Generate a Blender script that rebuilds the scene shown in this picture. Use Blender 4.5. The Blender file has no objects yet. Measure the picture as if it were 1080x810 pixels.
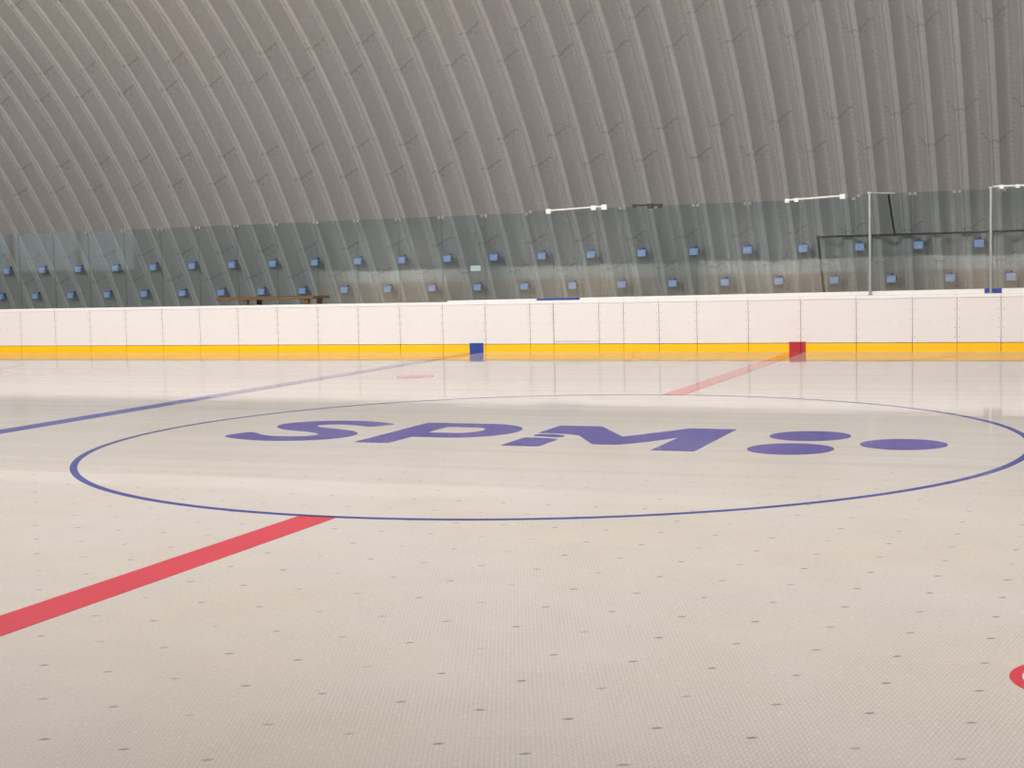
import bpy, bmesh, math, random
from mathutils import Matrix, Vector, noise
random.seed(7)
S = bpy.context.scene
C = S.collection
PI = math.pi

# ------------------------------------------------------------------ camera
CX, CY, CZ = 5.0252, -13.0925, 1.7199
YAW, PITCH, ROLL, FPX = 0.39088, -0.08371, -0.02666, 1502.3
cp = math.cos(PITCH)
fwd = Vector((-math.sin(YAW)*cp, math.cos(YAW)*cp, math.sin(PITCH)))
rgt = Vector((math.cos(YAW), math.sin(YAW), 0)); up = rgt.cross(fwd)
r2 = rgt*math.cos(ROLL) + up*math.sin(ROLL); u2 = -rgt*math.sin(ROLL) + up*math.cos(ROLL)
cd = bpy.data.cameras.new('camera'); cam = bpy.data.objects.new('camera', cd); C.objects.link(cam)
cam.matrix_world = Matrix(((r2.x, u2.x, -fwd.x, CX), (r2.y, u2.y, -fwd.y, CY), (r2.z, u2.z, -fwd.z, CZ), (0, 0, 0, 1)))
cd.sensor_width = 36; cd.lens = FPX*36/1080; cd.clip_start = 0.05; cd.clip_end = 300
S.camera = cam

# ------------------------------------------------------------------ light and exposure
S.view_settings.view_transform = 'Standard'; S.view_settings.look = 'None'
S.view_settings.gamma = 1; S.view_settings.use_curve_mapping = False
S.view_settings.exposure = 0.0
w = bpy.data.worlds.new('World'); S.world = w; w.use_nodes = True
w.node_tree.nodes['Background'].inputs[0].default_value = (0.75, 0.85, 1, 1)
w.node_tree.nodes['Background'].inputs[1].default_value = 0.6

def area(loc, rot, sx, sy, power, col, spread=PI):
    l = bpy.data.lights.new('rink_light', 'AREA'); l.shape = 'RECTANGLE'; l.size = sx; l.size_y = sy
    l.energy = power; l.color = col; l.spread = spread
    o = bpy.data.objects.new('rink_light', l); C.objects.link(o); o.location = loc; o.rotation_euler = rot
    return o
# rows of long lamps hung under the crown of the vault; the rows on the near side lean towards the far boards
for yy, zz, tilt, pw in ((-10.5, 6.2, 50, 106), (-4.5, 8.8, 72, 340), (1.7, 9.8, -30, 320)):
    for xx in (-23, -15.5, -8, -0.5, 7):
        area((xx, yy, zz), (math.radians(tilt), 0, 0), 5.5, 0.6, pw*{-23: 1.05, -15.5: 1.15, -8: 1.1, -0.5: 1.05, 7: 1.1}[xx], (1.0, 0.95, 0.915), math.radians(100 if tilt > 0 else 125))

# added unseen lamps that brighten the near wall for its reflection in the glass
for xx in (-22, -14, -6, 2):
    area((xx, -12.6, 3.9), (math.radians(-33), 0, 0), 5.0, 0.4, 230, (1.0, 0.95, 0.9), math.radians(75))

# ------------------------------------------------------------------ node helpers
def newmat(name):
    m = bpy.data.materials.new(name); m.use_nodes = True
    nt = m.node_tree; return m, nt, nt.nodes['Principled BSDF']
class NG:
    def __init__(s, nt): s.nt = nt
    def n(s, t, **k):
        x = s.nt.nodes.new(t)
        for a, b in k.items(): setattr(x, a, b)
        return x
    def val(s, sock, v):
        if isinstance(v, (int, float)): sock.default_value = v
        elif isinstance(v, tuple): sock.default_value = v
        else: s.nt.links.new(v, sock)
    def m(s, op, a, b=None, c=None, clamp=False):
        x = s.n('ShaderNodeMath', operation=op); x.use_clamp = clamp
        s.val(x.inputs[0], a)
        if b is not None: s.val(x.inputs[1], b)
        if c is not None: s.val(x.inputs[2], c)
        return x.outputs[0]
    def mix(s, f, a, b, mode='MIX'):
        x = s.n('ShaderNodeMix', data_type='RGBA', blend_type=mode)
        s.val(x.inputs[0], f); s.val(x.inputs[6], a); s.val(x.inputs[7], b); return x.outputs[2]
    def ss(s, v, lo, hi, a=0.0, b=1.0):
        x = s.n('ShaderNodeMapRange', interpolation_type='SMOOTHSTEP')
        s.val(x.inputs[0], v); s.val(x.inputs[1], lo); s.val(x.inputs[2], hi); s.val(x.inputs[3], a); s.val(x.inputs[4], b)
        return x.outputs[0]
    def noise(s, vec, scale, detail=3, sc3=None, rough=0.5):
        if sc3:
            mp = s.n('ShaderNodeMapping'); s.nt.links.new(vec, mp.inputs[0]); mp.inputs[3].default_value = sc3; vec = mp.outputs[0]
        x = s.n('ShaderNodeTexNoise'); s.nt.links.new(vec, x.inputs['Vector'])
        x.inputs['Scale'].default_value = scale; x.inputs['Detail'].default_value = detail; x.inputs['Roughness'].default_value = rough
        return x.outputs[0]

def plain(name, col, rough=0.5, metal=0.0, var=0.06, scale=8.0, spec=0.5):
    m, nt, p = newmat(name); g = NG(nt)
    geo = g.n('ShaderNodeNewGeometry').outputs['Position']
    nz = g.noise(geo, scale, 4)
    a = tuple(c*(1-var) for c in col)+(1,); b = tuple(min(1, c*(1+var)) for c in col)+(1,)
    nt.links.new(g.mix(nz, a, b), p.inputs['Base Color'])
    nt.links.new(g.ss(nz, 0.0, 1.0, max(0, rough-.06), min(1, rough+.06)), p.inputs['Roughness'])
    p.inputs['Metallic'].default_value = metal; p.inputs['Specular IOR Level'].default_value = spec
    return m

# ------------------------------------------------------------------ ice
def ice_mat(name, col, amount=1.0):
    """skating surface; the paint of a marking lies in the ice, so it shares the sheen and the weave"""
    m, nt, p = newmat(name); g = NG(nt)
    pos = g.n('ShaderNodeNewGeometry').outputs['Position']
    sx = g.n('ShaderNodeSeparateXYZ'); nt.links.new(pos, sx.inputs[0]); X, Y = sx.outputs[0], sx.outputs[1]
    base = g.n('ShaderNodeRGB'); base.outputs[0].default_value = col+(1,); c = base.outputs[0]
    # broad blotches: creamier and rosier areas
    n1 = g.noise(pos, 0.55, 2)
    c = g.mix(g.ss(n1, 0.4, 0.65, 0.0, 0.55*amount), c, (col[0]*1.0, col[1]*0.94, col[2]*0.87, 1))
    # long scrapes left by the resurfacer, running along the rink
    n2 = g.noise(pos, 1.0, 5, (0.10, 3.2, 1.0), 0.6)
    far = g.ss(Y, -3.3, -2.9)
    c = g.mix(g.m('MULTIPLY', g.ss(n2, 0.42, 0.66), g.m('MULTIPLY_ADD', far, 0.20*amount, 0.05)), c, (col[0]*0.72, col[1]*0.72, col[2]*0.72, 1))
    # pale frosty strip at the edge of the last pass
    wob = g.m('MULTIPLY_ADD', g.noise(pos, 0.9, 3, (0.4, 1, 1)), 0.5, -0.25)
    yy = g.m('ADD', Y, wob)
    strip = g.m('MULTIPLY', g.ss(yy, -3.75, -3.4), g.ss(yy, -3.12, -3.02, 1.0, 0.0))
    strip = g.m('MULTIPLY', strip, g.ss(X, -2.2, 3.5, 0.75, 0.15))
    c = g.mix(g.m('MULTIPLY', strip, 0.6), c, (min(1, col[0]*1.25+.03), min(1, col[1]*1.25+.03), min(1, col[2]*1.25+.03), 1))
    # weave of the sheet under the ice
    px, py = 0.0197, 0.068
    sxn = g.m('SINE', g.m('MULTIPLY', g.m('ADD', X, g.m('MULTIPLY', Y, 0.12)), 2*PI/px)); syn = g.m('SINE', g.m('MULTIPLY', Y, 2*PI/py))
    wv = g.m('MULTIPLY', sxn, syn)
    wn = g.noise(pos, 2.0, 3)
    near = g.ss(Y, 1.0, -4.0, 0.0, 1.0)
    wa = g.m('MULTIPLY', near, g.ss(wn, 0.3, 0.7, 0.5, 1.0))
    wf = g.m('MULTIPLY', g.ss(g.m('MULTIPLY_ADD', wv, 0.5, 0.5), 0.25, 0.85, 1.0, 0.0), g.m('MULTIPLY', wa, 0.44))
    c = g.mix(wf, c, (col[0]*0.66, col[1]*0.66, col[2]*0.64, 1))
    fn = g.noise(pos, 60, 2, (0.6, 1.3, 1))  # fine pale specks: small glints painted into the near ice colour
    c = g.mix(g.m('MULTIPLY', g.ss(fn, 0.5, 0.75), g.m('MULTIPLY', near, 0.35)), c, (min(1, col[0]*1.35), min(1, col[1]*1.35), min(1, col[2]*1.35), 1))
    # grid of small dark tufts
    def cell(v, ph, per):
        t = g.m('ADD', v, -ph + per/2 + per*400)
        t = g.m('MODULO', t, per)
        return g.m('ADD', t, -per/2)
    jx = g.m('MULTIPLY_ADD', g.noise(pos, 3.1, 1), 0.05, -0.025)
    dx = cell(g.m('ADD', X, jx), 2.115, 0.355); dy = cell(Y, -7.34, 0.407)
    dx2 = g.m('ADD', dx, g.m('MULTIPLY', dy, -0.7))
    d = g.m('SQRT', g.m('ADD', g.m('MULTIPLY', dx2, dx2), g.m('MULTIPLY', g.m('MULTIPLY', dy, dy), 1.3)))
    dn = g.noise(pos, 2.3, 1)
    dot = g.m('MULTIPLY', g.ss(d, 0.007, 0.024, 1.0, 0.0), g.m('MULTIPLY', g.ss(Y, 0.5, -5.0, 0.15, 1.0), g.ss(dn, 0.3, 0.62, 0.35, 0.95)))
    c = g.mix(g.m('MULTIPLY', dot, 0.85*amount), c, (0.16, 0.18, 0.22, 1))
    nt.links.new(c, p.inputs['Base Color'])
    rn = g.noise(pos, 1.3, 3, (0.25, 2.0, 1))
    rr = g.m('ADD', g.ss(Y, -5.0, 4.0, 0.22, 0.03), g.m('MULTIPLY', rn, g.ss(Y, 0.0, 6.0, 0.06, 0.02)))
    nt.links.new(rr, p.inputs['Roughness'])
    p.inputs['IOR'].default_value = 1.21
    bn = g.noise(pos, 1.0, 4, (0.8, 5.0, 1.0))
    h = g.m('ADD', g.m('MULTIPLY', bn, g.ss(Y, 0.0, 8.0, 0.004, 0.0012)), g.m('MULTIPLY', g.m('MULTIPLY', wv, wa), 0.0006))
    b = g.n('ShaderNodeBump'); b.inputs['Strength'].default_value = 0.35; b.inputs['Distance'].default_value = 1.0
    nt.links.new(h, b.inputs['Height']); nt.links.new(b.outputs[0], p.inputs['Normal'])
    return m

# ------------------------------------------------------------------ corrugated steel
SP, X0, YC, ZC, RA = 0.61, -20.66, 1.68, -7.29, 18.83
BASE = math.asin(-ZC/RA)
def vault_mat():
    m, nt, p = newmat('galvanised_corrugated_steel'); g = NG(nt)
    uv = g.n('ShaderNodeUVMap').outputs[0]; s = g.n('ShaderNodeSeparateXYZ'); nt.links.new(uv, s.inputs[0])
    U, V = s.outputs[0], s.outputs[1]
    pos = g.n('ShaderNodeNewGeometry').outputs['Position']
    n1 = g.noise(pos, 0.35, 3); n2 = g.noise(pos, 14, 4, (1, 1, 1), 0.65)
    c = g.mix(n1, (0.60, 0.570, 0.563, 1), (0.58, 0.586, 0.58, 1))
    c = g.mix(g.ss(n2, 0.3, 0.75, 0, 0.45), c, (0.42, 0.41, 0.40, 1))
    pan = g.m('FLOOR', g.m('ADD', U, 200.45))
    par = g.m('MODULO', pan, 2.0)
    fr = g.m('SUBTRACT', g.m('ADD', U, 200.45), pan)               # 0..1 across a sheet, crest at .45
    wn = g.n('ShaderNodeTexWhiteNoise', noise_dimensions='1D'); nt.links.new(pan, wn.inputs['W'])
    c = g.mix(g.m('MULTIPLY', wn.outputs[0], 0.16), c, (0.36, 0.355, 0.35, 1))
    t = g.m('ADD', V, g.m('MULTIPLY', par, 0.77))                  # even sheets 5.25, odd 4.48
    t = g.m('SUBTRACT', g.m('MODULO', g.m('ADD', t, 1.385+27.7-5.25), 2.77), 1.385)
    nj = g.m('MULTIPLY_ADD', g.noise(pos, 9, 1), 0.03, -0.015)
    tt = g.m('ADD', t, nj)
    seam = g.ss(g.m('ABSOLUTE', tt), 0.008, 0.022, 1.0, 0.0)
    def dots(a, pa, b, r):                                         # bolt heads in a row
        aa = g.m('SUBTRACT', g.m('MODULO', g.m('ADD', a, 50*pa), pa), pa/2)
        dd = g.m('SQRT', g.m('ADD', g.m('MULTIPLY', aa, aa), g.m('MULTIPLY', b, b)))
        return g.ss(dd, r*0.5, r, 1.0, 0.0)
    xm = g.m('MULTIPLY', U, SP)
    d1 = dots(xm, 0.076, g.m('ADD', t, 0.05), 0.016); d2 = dots(g.m('ADD', xm, 0.03), 0.09, g.m('ADD', t, 0.16), 0.016)
    e = g.m('MINIMUM', fr, g.m('SUBTRACT', 1.0, fr)); em = g.m('MULTIPLY', e, SP)
    lap = g.ss(em, 0.003, 0.012, 1.0, 0.0)
    d3 = dots(V, 0.11, g.m('ADD', em, -0.03), 0.015)
    dk = g.m('MAXIMUM', g.m('MAXIMUM', g.m('MULTIPLY', seam, 0.42), g.m('MULTIPLY', lap, 0.3)), g.m('MULTIPLY', g.m('MAXIMUM', g.m('MAXIMUM', d1, d2), d3), 0.5))
    c = g.mix(dk, c, (0.12, 0.105, 0.10, 1))
    nt.links.new(c, p.inputs['Base Color'])
    p.inputs['Metallic'].default_value = 0.3
    nt.links.new(g.ss(n2, 0.2, 0.8, 0.36, 0.46), p.inputs['Roughness'])
    # slight buckling where the sheets were curved
    wr = g.noise(uv, 1.0, 2, (1.5, 26.0, 1))
    h = g.m('ADD', g.m('MULTIPLY', wr, 0.004), g.m('MULTIPLY', dk, 0.004))
    b = g.n('ShaderNodeBump'); b.inputs['Strength'].default_value = 0.5; b.inputs['Distance'].default_value = 1.0
    nt.links.new(h, b.inputs['Height']); nt.links.new(b.outputs[0], p.inputs['Normal'])
    return m

def glass_mat(tint, name):
    m = bpy.data.materials.new(name); m.use_nodes = True; nt = m.node_tree; nt.nodes.clear(); g = NG(nt)
    out = g.n('ShaderNodeOutputMaterial'); mx = g.n('ShaderNodeMixShader'); tr = g.n('ShaderNodeBsdfTransparent'); gl = g.n('ShaderNodeBsdfGlossy')
    pos = g.n('ShaderNodeNewGeometry').outputs['Position']
    nz = g.noise(pos, 1.2, 3)
    nt.links.new(g.mix(nz, tuple(t*0.95 for t in tint)+(1,), tint+(1,)), tr.inputs[0])
    gl.inputs['Roughness'].default_value = 0.01
    fr = g.n('ShaderNodeFresnel'); fr.inputs[0].default_value = 1.5
    # one pane counts both of its faces at the front one; no second reflection on leaving it
    bf = g.n('ShaderNodeNewGeometry').outputs['Backfacing']
    nt.links.new(g.m('MULTIPLY', g.m('MULTIPLY', fr.outputs[0], 1.8), g.m('SUBTRACT', 1.0, bf), clamp=True), mx.inputs[0]); nt.links.new(tr.outputs[0], mx.inputs[1]); nt.links.new(gl.outputs[0], mx.inputs[2])
    nt.links.new(mx.outputs[0], out.inputs[0]); return m

def wood_mat(name, a, b):
    m, nt, p = newmat(name); g = NG(nt)
    pos = g.n('ShaderNodeNewGeometry').outputs['Position']
    nt.links.new(g.mix(g.noise(pos, 3, 6, (1, 14, 14), 0.6), a+(1,), b+(1,)), p.inputs['Base Color']); p.inputs['Roughness'].default_value = 0.55
    return m

def glow_mat():
    m = bpy.data.materials.new('daylit_glazing'); m.use_nodes = True; nt = m.node_tree; p = nt.nodes['Principled BSDF']
    p.inputs['Base Color'].default_value = (.5, .55, .6, 1); p.inputs['Emission Color'].default_value = (0.62, 0.82, 1.0, 1); p.inputs['Emission Strength'].default_value = 0.75
    return m
M = dict(
    daylight=glow_mat(),
    ice=ice_mat('ice', (0.625, 0.592, 0.555)),
    ice_red=ice_mat('red_ice_paint', (0.66, 0.058, 0.09), 0.25),
    ice_red_pale=ice_mat('pale_red_ice_paint', (0.62, 0.30, 0.28), 0.25),
    ice_blue=ice_mat('blue_ice_paint', (0.095, 0.10, 0.36), 0.25),
    ice_violet=ice_mat('violet_ice_paint', (0.10, 0.078, 0.34), 0.3),
    ice_navy=ice_mat('navy_ice_paint', (0.06, 0.075, 0.31), 0.25),
    ice_white=ice_mat('white_ice_paint', (0.72, 0.69, 0.66), 0.25),
    vault=vault_mat(),
    board=plain('white_board_plastic', (0.77, 0.735, 0.72), 0.32, var=0.02, scale=3),
    screw=plain('screw_grey', (0.30, 0.29, 0.29), 0.5),
    yellow=plain('yellow_kick_plastic', (0.93, 0.53, 0.0), 0.35, var=0.03),
    blue=plain('blue_mark_plastic', (0.012, 0.045, 0.29), 0.4),
    red=plain('red_mark_plastic', (0.42, 0.012, 0.02), 0.4),
    cap=plain('white_cap_plastic', (0.84, 0.82, 0.82), 0.35, var=0.02),
    joint=plain('dark_joint', (0.16, 0.15, 0.15), 0.8),
    alu=plain('aluminium', (0.29, 0.30, 0.295), 0.4, 0.4),
    clipgrey=plain('grey_clip', (0.20, 0.21, 0.205), 0.5, 0.0),
    white=plain('white_painted_metal', (0.78, 0.78, 0.76), 0.4),
    black=plain('black_painted_metal', (0.02, 0.02, 0.022), 0.5),
    capblue=plain('blue_plastic', (0.30, 0.42, 0.70), 0.4),
    capdark=plain('dark_blue_plastic', (0.05, 0.09, 0.25), 0.5),
    glass=glass_mat((0.86, 0.925, 0.93), 'rink_glass'),
    edge=glass_mat((0.80, 0.85, 0.85), 'glass_edge'),
    edgelight=plain('polished_glass_edge', (0.22, 0.25, 0.24), 0.3),
    wood=wood_mat('orange_brown_wood', (0.33, 0.13, 0.05), (0.52, 0.24, 0.10)),
    concrete=plain('grey_concrete', (0.25, 0.245, 0.235), 0.85, var=0.2, scale=2),
    wallgrey=plain('grey_end_wall', (0.30, 0.30, 0.29), 0.8, var=0.1, scale=1.5),
    pale=plain('pale_render', (0.82, 0.82, 0.78), 0.8, var=0.08, scale=1.0),
    brown=plain('brown_boarding', (0.62, 0.45, 0.28), 0.7, var=0.2, scale=1.5),
)

# ------------------------------------------------------------------ mesh helpers
class MB:
    def __init__(s): s.bm = bmesh.new(); s.mats = []
    def slot(s, m):
        if m not in s.mats: s.mats.append(m)
        return s.mats.index(m)
    def box(s, x0, x1, y0, y1, z0, z1, mat, bev=0.0):
        r = bmesh.ops.create_cube(s.bm, size=1); vs = r['verts']
        for v in vs: v.co = Vector(((x0+x1)/2+v.co.x*(x1-x0), (y0+y1)/2+v.co.y*(y1-y0), (z0+z1)/2+v.co.z*(z1-z0)))
        fs = {f for v in vs for f in v.link_faces}; k = s.slot(mat)
        for f in fs: f.material_index = k
        if bev:
            es = list({e for f in fs for e in f.edges})
            bmesh.ops.bevel(s.bm, geom=es, offset=bev, segments=2, affect='EDGES', profile=0.5, material=-1)
        return s
    def tube(s, a, b, r, mat, n=10):
        a = Vector(a); b = Vector(b); d = b-a
        q = d.to_track_quat('Z', 'Y').to_matrix().to_4x4()
        res = bmesh.ops.create_cone(s.bm, cap_ends=True, segments=n, radius1=r, radius2=r, depth=d.length, matrix=Matrix.Translation((a+b)/2) @ q)
        k = s.slot(mat)
        for v in res['verts']:
            for f in v.link_faces: f.material_index = k
        return s
    def prism(s, loops, z0, z1, mat):
        """flat outline (outer loop, optional holes) given a little thickness"""
        es = []
        for L in loops:
            vs = [s.bm.verts.new((x, y, z1)) for x, y in L]
            es += [s.bm.edges.new((vs[i], vs[(i+1) % len(vs)])) for i in range(len(vs))]
        r = bmesh.ops.triangle_fill(s.bm, use_beauty=True, use_dissolve=False, edges=es, normal=(0, 0, 1))
        k = s.slot(mat)
        for f in r['geom']:
            if isinstance(f, bmesh.types.BMFace):
                f.material_index = k; f.normal_update()
                if f.normal.z < 0: f.normal_flip()
        for e in es:
            a, b = e.verts
            lo = [s.bm.verts.new((v.co.x, v.co.y, z0)) for v in (a, b)]
            f = s.bm.faces.new((a, b, lo[1], lo[0])); f.material_index = k
        return s
    def build(s, name, parent=None, origin=None, smooth=False):
        me = bpy.data.meshes.new(name); 
        if origin is not None:
            for v in s.bm.verts: v.co -= Vector(origin)
        s.bm.to_mesh(me); s.bm.free()
        for m in s.mats: me.materials.append(M[m])
        if smooth:
            for p in me.polygons: p.use_smooth = True
        o = bpy.data.objects.new(name, me); C.objects.link(o)
        if parent is not None: o.parent = parent
        if origin is not None and parent is None: o.location = origin
        return o
def thing(name, label, cat, loc=(0, 0, 0), group=None):
    o = bpy.data.objects.new(name, None); o.empty_display_size = 0.1; C.objects.link(o); o.location = loc
    return tag(o, label, cat, group)
def tag(o, label, cat, group=None):
    o['label'] = label; o['category'] = cat
    if group: o['group'] = group
    return o
def struct(o): o['kind'] = 'structure'; return o
def spline(pts, n=8):
    out = []; N = len(pts)
    for i in range(N):
        p0, p1, p2, p3 = (Vector(pts[(i+k-1) % N]) for k in range(4))
        for j in range(n):
            t = j/n
            q = 0.5*((2*p1)+(-p0+p2)*t+(2*p0-5*p1+4*p2-p3)*t*t+(-p0+3*p1-3*p2+p3)*t**3)
            out.append((q.x, q.y))
    return out
ORD = ['', 'first', 'second', 'third', 'fourth', 'fifth', 'sixth', 'seventh', 'eighth', 'ninth', 'tenth', 'eleventh', 'twelfth', 'thirteenth',
       'fourteenth', 'fifteenth', 'sixteenth', 'seventeenth', 'eighteenth', 'nineteenth', 'twentieth', 'twenty-first', 'twenty-second', 'twenty-third',
       'twenty-fourth', 'twenty-fifth', 'twenty-sixth', 'twenty-seventh', 'twenty-eighth']

# ------------------------------------------------------------------ setting
W = 12.75            # face of the far boards
XL, XR = -27.0, 12.0
b = MB(); b.box(XL, XR, -17.2, 20.0, -0.25, -0.03, 'concrete'); struct(b.build('floor'))
b = MB(); b.box(XL, XR, -W, W+0.03, -0.029, 0.0, 'ice'); struct(b.build('floor_ice'))

def vault():
    # one corrugation, crest at u=0: (u, outward depth)
    half = [(0, .036), (.04, .035), (.058, .026), (.074, .010), (.088, -.002), (.102, -.008), (.122, -.009), (.14, -.003), (.152, .007), (.165, .030), (.19, .065), (.245, .138), (.305, .215), (.365, .286), (.415, .334), (.45, .355), (.48, .362)]
    prof = [(-u, d) for u, d in half[:0:-1]]+half+[(.5, .364)]
    xs = []
    i0 = int((XL-X0)/SP)-1; i1 = int((XR-X0)/SP)+1
    for i in range(i0, i1+1):
        for u, d in prof: xs.append((i+u, d))
    NA = 110; a0 = BASE-0.012; a1 = PI-a0
    verts = []; faces = []; uvs = []
    for u, d in xs:
        x = X0+u*SP
        for k in range(NA+1):
            a = a0+(a1-a0)*k/NA; r = RA+d
            verts.append((x, YC+r*math.cos(a), ZC+r*math.sin(a))); uvs.append((u, (a-BASE)*RA))
    n = NA+1
    for i in range(len(xs)-1):
        for k in range(NA): faces.append((i*n+k, i*n+k+1, (i+1)*n+k+1, (i+1)*n+k))
    me = bpy.data.meshes.new('ceiling'); me.from_pydata(verts, [], faces)
    uvl = me.uv_layers.new(name='UVMap')
    for l in me.loops: uvl.data[l.index].uv = uvs[l.vertex_index]
    for p in me.polygons: p.use_smooth = True
    me.materials.append(M['vault']); o = bpy.data.objects.new('ceiling', me); C.objects.link(o); return struct(o)
vault()
# end walls, in the shape of the vault's section
def end_wall(x0, x1, name):
    bm = bmesh.new(); vs0 = []; vs1 = []
    pts = [(YC+(RA+.15)*math.cos(a), ZC+(RA+.15)*math.sin(a)) for a in [BASE+(PI-2*BASE)*k/40 for k in range(41)]]
    vs0 = [bm.verts.new((x0, y, z-0.02)) for y, z in pts]; vs1 = [bm.verts.new((x1, y, z-0.02)) for y, z in pts]
    bm.faces.new(vs0); bm.faces.new(vs1[::-1])
    for i in range(len(pts)): j = (i+1) % len(pts); bm.faces.new((vs0[i], vs1[i], vs1[j], vs0[j]))
    bmesh.ops.recalc_face_normals(bm, faces=bm.faces)
    me = bpy.data.meshes.new(name); bm.to_mesh(me); bm.free(); me.materials.append(M['wallgrey'])
    o = bpy.data.objects.new(name, me); C.objects.link(o); struct(o)
end_wall(XL-.2, XL, 'wall_left'); end_wall(XR, XR+.2, 'wall_right')
# daylight window in the left end wall
for k, (ya, yb) in enumerate(((-3.8, -0.7), (-0.5, 2.6), (2.8, 5.9))):
    b = MB()
    b.box(XL+.005, XL+.02, ya+.06, yb-.06, 1.96, 5.94, 'daylight')
    for yy in (ya+.03, (ya+yb)/2, yb-.03): b.box(XL, XL+.06, yy-.03, yy+.03, 1.9, 6.0, 'white')
    for zz in (1.93, 3.9, 5.97): b.box(XL, XL+.06, ya, yb, zz-.03, zz+.03, 'white')
    struct(b.build('window_%d' % (k+1)))
# low rendered wall on the camera's side, seen only as a faint image in the glass
b = MB(); b.box(-26.5, XR, -14.75, -14.6, -.03, 1.12, 'brown'); b.box(-26.5, XR, -14.75, -14.6, 1.12, 1.62, 'pale')
struct(b.build('wall_near'))

# ------------------------------------------------------------------ markings in the ice
def strip(name, x0, x1, y0, y1, mat, z=0.002):
    b = MB(); b.box(x0, x1, y0, y1, 0.0002, z, mat); return b.build(name)
def ring(R, wd, cx, cy, mat, z1=0.002, a0=0, a1=2*PI, n=160):
    bm = MB(); k = bm.slot(mat); full = abs(a1-a0-2*PI) < 1e-6; rows = []
    for i in range(n+1):
        a = a0+(a1-a0)*i/n
        rows.append([bm.bm.verts.new((cx+r*math.cos(a), cy+r*math.sin(a), z)) for r, z in ((R-wd/2, .0002), (R-wd/2, z1), (R+wd/2, z1), (R+wd/2, .0002))])
    for i in range(n):
        A, B = rows[i], rows[i+1]
        for j in range(3):
            f = bm.bm.faces.new((A[j], A[j+1], B[j+1], B[j])); f.material_index = k
    bmesh.ops.recalc_face_normals(bm.bm, faces=bm.bm.faces)
    return bm
def disc(cx, cy, r, n=64): return [(cx+r*math.cos(2*PI*i/n), cy+r*math.sin(2*PI*i/n)) for i in range(n)]

tag(strip('center_line', -.15, .15, -W+.02, -4.51, 'ice_red'), 'wide red line in the near ice, running up to the blue circle', 'ice marking')
tag(strip('center_line', -.15, .15, 4.51, W, 'ice_red'), 'red line in the far ice from circle to the red mark on the boards', 'ice marking')
tag(strip('blue_line', -6.51, -6.21, -W+.02, W, 'ice_blue'), 'long blue line across the ice left of the circle', 'ice marking')
tag(ring(4.5, .065, 0, 0, 'ice_navy', n=260).build('center_circle'), 'thin blue circle in the ice around the violet letters', 'ice marking')
tag(ring(3.0, .05, 0, W, 'ice_red_pale', z1=.0015, a0=PI, a1=2*PI).build('crease_arc'), 'thin pale red half circle in the ice against the far boards by the red mark', 'ice marking')
tag(ring(4.5, .05, -18.5, 6.8, 'ice_red_pale').build('faceoff_circle'), 'thin pale red circle in the far ice at the left edge', 'ice marking')
def spot(cx, cy, label):
    t = thing('faceoff_spot', label, 'ice marking', (cx, cy, 0), 'faceoff spots')
    ring(.275, .05, 0, 0, 'ice_red', n=60).build('outline', t)
    d = [(x, y) for x, y in disc(0, 0, .25, 80)]
    L = sorted([q for q in d if abs(q[0]) <= .17], key=lambda q: math.atan2(q[1], q[0]))
    MB().prism([L], .0002, .002, 'ice_red').build('filling', t)
    for sgn in (-1, 1):
        Q = [(sgn*math.cos(a)*.25, math.sin(a)*.25) for a in [(-.8+1.6*k/14) for k in range(15)]]
        MB().prism([Q], .0002, .002, 'ice_white').build('white_segment', t)
    return t
spot(5.005, -7.08, 'red and white faceoff spot in the near ice, cut by the right edge')
spot(-4.92, 7.05, 'small faded red faceoff spot in the far ice below the blue mark')

# sponsor lettering
lg = thing('ice_logo', 'violet SPM lettering with three dots painted in the blue circle', 'logo', (0, 0, 0))
Sx = [(-3.47, -.45), (-3.40, -.14), (-3.30, -.14), (-3.06, -.33), (-2.80, -.38), (-2.57, -.31), (-2.52, -.14), (-2.72, 0.02), (-3.10, .16), (-3.36, .40), (-3.42, .70), (-3.20, .97), (-2.85, 1.07),
      (-2.50, 1.04), (-2.15, .86), (-2.18, .74), (-2.30, .58), (-2.50, .67), (-2.78, .72), (-2.95, .62), (-2.86, .46), (-2.60, .34), (-2.28, .17), (-2.10, -.08), (-2.12, -.38), (-2.35, -.62), (-2.75, -.73), (-3.18, -.65)]
MB().prism([spline(Sx, 5)], .0002, .002, 'ice_violet').build('letter', lg)
def arc(cx, cy, rx, ry, a0, a1, n=16): return [(cx+rx*math.cos(math.radians(a0+(a1-a0)*i/n)), cy+ry*math.sin(math.radians(a0+(a1-a0)*i/n))) for i in range(n+1)]
P_out = [(-1.81, -.68), (-1.43, -.68), (-1.42, -.16)]+arc(-1.06, .43, .57, .60, -90, 90)+[(-1.81, 1.03)]
P_in = [(-1.42, .20)]+arc(-1.10, .45, .20, .25, -90, 90)+[(-1.42, .70)]
MB().prism([P_out, P_in], .0002, .002, 'ice_violet').build('letter', lg)
mm = thing('letter', '', ''); del mm['label']; del mm['category']; mm.parent = lg
M_main = [(-.24, .36), (-.24, 1.0), (.23, 1.0), (.71, .20), (1.19, .98), (1.67, .97), (1.68, -.72), (1.27, -.71), (1.27, .24), (1.06, -.14), (.85, -.40), (.60, -.40), (.24, .24), (.05, .33)]
MB().prism([M_main], .0002, .002, 'ice_violet').build('stroke', mm)
MB().prism([[(-.24, -.65), (.15, -.65), (.15, -.12), (.06, -.06), (-.12, -.02), (-.24, -.03)]], .0002, .002, 'ice_violet').build('stroke', mm)
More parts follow.
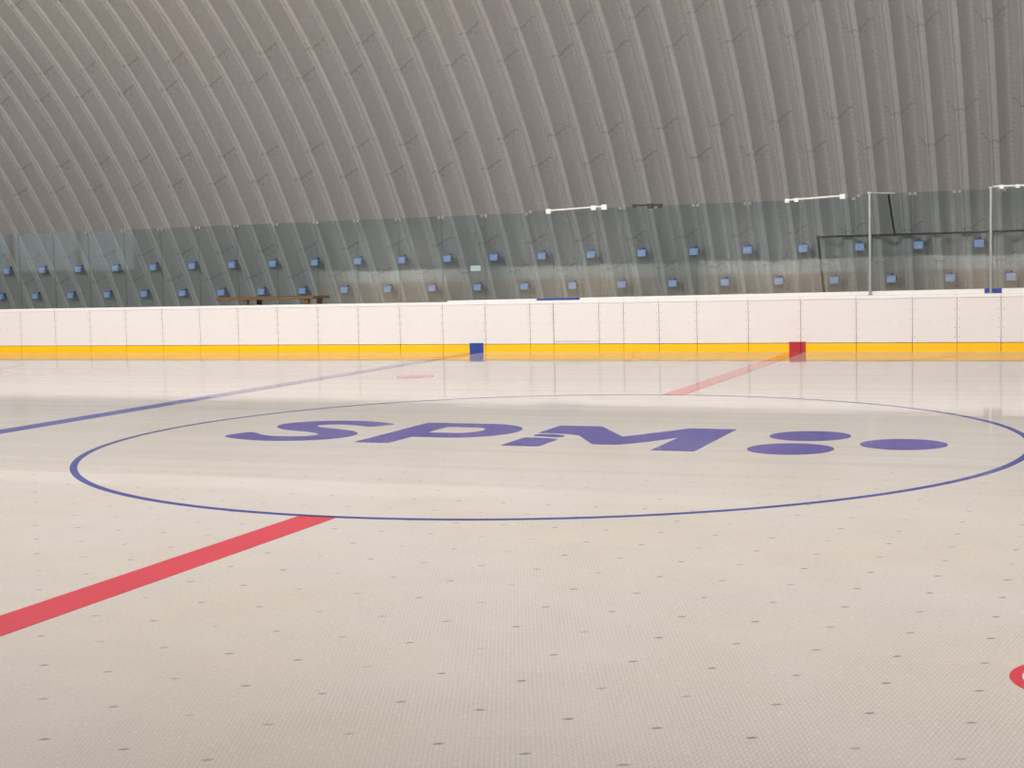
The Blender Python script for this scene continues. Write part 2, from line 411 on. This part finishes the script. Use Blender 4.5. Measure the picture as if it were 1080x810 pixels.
MB().prism([[(-.20, .12), (-.05, .08), (.08, .04), (.13, .10), (.10, .20), (-.02, .27), (-.17, .27), (-.22, .20)]], .0002, .002, 'ice_navy').build('stroke', mm)
for cx, cy in ((2.48, .57), (2.48, -.39), (3.41, .10)): MB().prism([disc(cx, cy, .385)], .0002, .002, 'ice_violet').build('dot', lg)

# ------------------------------------------------------------------ far boards
J = [-20.62, -19.65, -18.69, -17.72, -16.74, -15.77, -14.80, -13.83, -12.86, -11.89, -10.92, -9.95, -9.0, -8.045, -7.09, -6.16, -5.21, -4.72, -3.79, -3.30, -2.60, -1.87, -.90, .06, 1.05, 2.02, 2.77, 3.50, 4.48, 5.46]
HB = 0.985
nb = 0
vis = [i for i in range(len(J)-1) if J[i+1] > -18.3 and J[i] < 3.7]
special = {-6.16: 0}
for i in range(len(J)-1):
    x0, x1 = J[i]+.004, J[i+1]-.004; c = (x0+x1)/2
    if i in vis:
        k = vis.index(i)+1
        if x0 < -6.36 < x1: lb = 'white rink board bearing the square blue mark on its yellow strip'
        elif x0 < 0 < x1: lb = 'white rink board bearing the square red mark on its yellow strip'
        elif abs(J[i]+4.72) < .01: lb = 'white gate board with a thin slot above its yellow strip, right of the blue mark'
        elif x1 > 3.4: lb = 'white rink board with yellow kick strip at the right edge'
        else:
            lb = 'white rink board with yellow kick strip, %s from the left edge' % ORD[k]
    else: lb = 'white rink board continuing the row beyond the %s edge' % ('left' if c < -10 else 'right')
    t = thing('rink_board', lb, 'rink board', (c, W, 0), 'white rink boards along the far side')
    h = (x1-x0)/2; b = MB()
    b.box(-h, h, 0, .03, .165, HB-.045, 'board', .003)
    b.box(-h+.02, h-.02, .03, .10, .02, HB-.05, 'screw')
    for sx in (-h+.035, h-.035):
        for zz in (.26, .42, .58, .74, .88): b.tube((sx, .002, zz), (sx, -.003, zz), .008, 'screw', 8)
    for zz in (.55,):
        for q in range(1, 5): b.tube((-h+q*2*h/5, .002, zz), (-h+q*2*h/5, -.003, zz), .006, 'screw', 8)
    b.build('panel', t)
    segs = [(-h, h, 'yellow')]
    for mx, mc in ((-6.36, 'blue'), (0.0, 'red')):
        if x0 < mx < x1: segs = [(-h, mx-.15-c, 'yellow'), (mx-.15-c, mx+.15-c, mc), (mx+.15-c, h, 'yellow')]
        elif mx == 0.0 and abs(mx-.15-x1) < .1 or (mx == 0.0 and x0 < mx+.15 and x0 > mx): segs = [(-h, mx+.15-c, mc), (mx+.15-c, h, 'yellow')]
        if mx == 0.0 and x0 < mx < x1: segs = [(-h, mx-.15-c, 'yellow'), (mx-.15-c, h, mc)]
    for s0, s1, mc in segs:
        if s1-s0 < .01: continue
        o = MB().box(s0, s1, -.012, .03, -.001, .155 if mc == 'yellow' else .185, mc, .002).build('kick_strip' if mc == 'yellow' else 'line_mark', t)
        if mc != 'yellow': o['label'] = mc+' mark on the kick strip'
    MB().box(-h-.003, h+.003, -.018, .11, HB-.043, HB+.02, 'cap', .008).build('cap_rail', t)
    if abs(J[i]+4.72) < .01:
        MB().box(-h, h, -.0015, .004, .205, .213, 'joint').build('slot', t)
        MB().box(-h-.006, -h+.004, -.001, .004, .2, HB-.05, 'joint').build('hinge_gap', t)

# glazing shoe behind the cap, partly blue
def shoe(x0, x1, z0, z1, mat, lb):
    b = MB(); b.box(x0, x1, W+.060, W+.076, HB+.0205, 1.03, mat, .002)
    for v in b.bm.verts:
        if v.co.z > 1.015: v.co.z += (z0-1.03)+(z1-z0)*(v.co.x-x0)/(x1-x0)
    tag(b.build('glazing_channel'), lb, 'channel', 'channels at the foot of the glass')
def zs(x): return 1.032+(x+7.0)*0.0052
for x0, x1, mt, lb in ((-7.0, -5.09, 'white', 'thin white channel under the glass, left of the long blue piece'), (-5.08, -4.2, 'blue', 'long blue channel piece on the boards under the left white bar'),
                       (-4.19, 3.22, 'white', 'long white channel under the glass between the two blue pieces'), (3.23, 3.50, 'blue', 'short blue channel piece at the foot of the right edge post'),
                       (3.51, 5.46, 'white', 'white channel under the glass at the right edge')):
    shoe(x0, x1, zs(x0), zs(x1), mt, lb)

# ------------------------------------------------------------------ glass
GP = [(J[i], J[i+1]) for i in range(len(J)-1)]
GP = [g for g in GP if g[1]-g[0] > .1]
gv = [g for g in GP if g[1] > -18.3 and g[0] < 3.7]
for x0, x1 in GP:
    c = (x0+x1)/2; zt = 2.70 if c < -5 else (2.735 if c < 1.2 else 2.785)
    if (x0, x1) in gv:
        lb = 'clear glass pane above the boards, %s from the left edge' % ORD[gv.index((x0, x1))+1]
        if (x0, x1) == gv[-1]: lb = 'clear glass pane at the right edge beside the grey post'
    else: lb = 'clear glass pane beyond the %s edge' % ('left' if c < -10 else 'right')
    t = thing('glass_screen', lb, 'glass screen', (c, W+.085, HB+.021), 'glass panes above the far boards')
    h = (x1-x0)/2; z1 = zt-HB-.021
    t.rotation_euler = (math.radians(random.uniform(-.04, .04)), 0, math.radians(random.uniform(-.25, .25)))
    MB().box(-h+.010, h-.010, -.006, .006, 0, z1, 'glass').build('glass', t)
    em = 'edgelight' if (abs(x0+.90) < .01 or abs(x0-.06) < .01) else 'edge'
    for sx in (-h+.006, h-.010):
        MB().box(sx, sx+.004, -.007, .007, 0, z1, em).build('glass_edge', t)
    MB().box(-h+.01, h-.01, -.006, .006, z1, z1+.005, 'edge').build('glass_edge', t)
    for sx in (-h+.012, h-.072):
        MB().box(sx, sx+.06, -.014, .014, z1-.04, z1+.012, 'clipgrey', .004).build('clip', t)

# posts
for px_, lb in ((1.293, 'slim grey metal post standing in the glass, left of the other post'), (3.327, 'slim grey metal post standing in the glass near the right edge')):
    t = thing('glass_post', lb, 'post', (px_, W+.035, HB+.021), 'slim grey posts in the glass')
    MB().box(-.022, .022, -.03, .022, 0, 1.80, 'alu', .005).build('upright', t)
    MB().box(-.035, .035, -.036, .028, 1.78, 1.83, 'alu', .005).build('post_cap', t)
    MB().box(-.040, .040, -.05, .022, 0, .012, 'alu', .003).build('base_plate', t)
# white bars clamped across the top of gates
def bar(xa, za, xb, zb, lb, clamps, mat='white'):
    y = W+.04; t = thing('gate_bar', lb, 'bar', (xa, y, za), 'bars along the top of the glass')
    MB().tube((0, 0, 0), (xb-xa, 0, zb-za), .016, mat, 12).build('rod', t)
    for cx, s in clamps:
        z = (zb-za)*cx/(xb-xa)
        b = MB(); b.box(cx-s, cx+s, -.025, .022, z-s*1.2, z+s*.6, mat, .006); b.build('clamp', t)
bar(-4.80, 2.735, -3.62, 2.775, 'white metal bar with clamps along the glass top above the long blue piece', [(0.02, .05), (.94, .05), (1.15, .055)])
bar(-.17, 2.745, .85, 2.785, 'white metal bar with clamps along the glass top above the red mark', [(0.0, .04), (.17, .04), (.99, .05)])
bar(3.36, 2.83, 4.6, 2.83, 'pale metal bar along the glass top at the right edge', [(.14, .04), (.40, .035), (.56, .05)])
bar(1.31, 2.81, 1.72, 2.785, 'short thin pale rod at the head of the left grey post', [], 'alu')
bar(-3.06, 2.765, -2.50, 2.755, 'dark latch bar with blocks along the glass top, right of the left white bar', [(0.0, .035), (.32, .05), (.50, .04)], 'black')

# hanging white tag
t = thing('hanging_tag', 'small white tag hanging on a cord behind the glass, above the blue mark', 'tag', (-6.42, W+.20, 1.61))
MB().box(-.11, .11, -.006, .006, 0, .11, 'white', .003).build('plate', t)
MB().tube((0, 0, .11), (0, 0, .75), .003, 'alu', 6).build('cord', t)
MB().box(-.01, .01, -.08, .006, .735, .755, 'alu', .002).build('hook', t)

# ------------------------------------------------------------------ black pipe run in front of the vault
t = thing('pipe_run', 'thin black pipe bent at right angles along the wall behind the right glass', 'pipe', (-.53, 17.86, 0))
MB().tube((.09, .70, -.03), (0, 0, 2.13), .022, 'black').build('riser', t)
MB().tube((0, 0, 2.13), (7.5, 0, 2.13), .022, 'black').build('horizontal_run', t)
MB().tube((1.60, 0, 2.13), (1.53, -.42, 2.97), .022, 'black').build('riser', t)
for xx in (.0, 1.60):
    b = MB(); b.box(xx-.035, xx+.035, -.035, .035, 2.095, 2.165, 'black', .01); b.build('elbow', t)

# ------------------------------------------------------------------ wooden trestle table behind the glass
t = thing('wooden_table', 'orange brown wooden table with trestle legs behind the glass at left', 'table', (-13.23, 13.95, -.03))
MB().box(0, 2.48, 0, .75, 1.115, 1.175, 'wood', .008).build('tabletop', t)
for lx in (.72, 2.28):
    for ly in (.06, .60):
        MB().box(lx-.05-(.0 if ly < .3 else .0), lx+.05, ly, ly+.09, 0, 1.115, 'wood', .006).build('leg', t)
    MB().box(lx-.03, lx+.03, .15, .60, .25, .33, 'wood', .004).build('stretcher', t)

# ------------------------------------------------------------------ small blue caps on the vault, two staggered rows
def make_cap():
    t = thing('vent_cap', '', 'vent cap')
    b = MB()
    # hood: sloped top, open underneath; local y outward from the wall (towards the rink = -y)
    bm = b.bm; k = b.slot('capblue')
    P = [(-.10, 0, .062), (.10, 0, .062), (.10, 0, -.062), (-.10, 0, -.062), (-.095, -.075, .045), (.095, -.075, .045), (.095, -.12, -.058), (-.095, -.12, -.058)]
    vs = [bm.verts.new(p) for p in P]
    for f in ((4, 5, 1, 0), (7, 6, 5, 4), (5, 6, 2, 1), (7, 4, 0, 3), (6, 7, 3, 2), (0, 1, 2, 3)):
        bm.faces.new([vs[q] for q in f]).material_index = k
    bmesh.ops.recalc_face_normals(bm, faces=bm.faces)
    bmesh.ops.bevel(bm, geom=list(bm.edges), offset=.006, segments=2, affect='EDGES')
    b.build('hood', t)
    MB().box(-.11, .11, 0, .012, -.070, .070, 'capdark', .003).build('back_plate', t)
    MB().tube((.0, 0, 0), (.0, .15, 0), .035, 'capdark', 10).build('stem', t)
    return t
proto = make_cap(); first = True
def put_cap(i, arcl, lb, grp):
    global first
    if first: o = proto; first = False
    else:
        o = proto.copy(); C.objects.link(o)
        for ch in proto.children:
            d = ch.copy(); C.objects.link(d); d.parent = o
    a = BASE+arcl/RA; r = RA+.12
    o.location = (X0+(i+.36)*SP, YC+r*math.cos(a), ZC+r*math.sin(a)); o.rotation_euler = (a, 0, 0)
    o['label'] = lb; o['group'] = grp
ups = list(range(-4, 42, 2)); los = list(range(-5, 42, 2))
for k, i in enumerate(ups): put_cap(i, 2.08, 'small blue cap on the corrugated wall, %s from the left in the upper row' % ORD[k+1], 'blue caps in the upper row')
for k, i in enumerate(los): put_cap(i, 1.28, 'small blue cap on the corrugated wall, %s from the left in the lower row' % ORD[k+1], 'blue caps in the lower row')
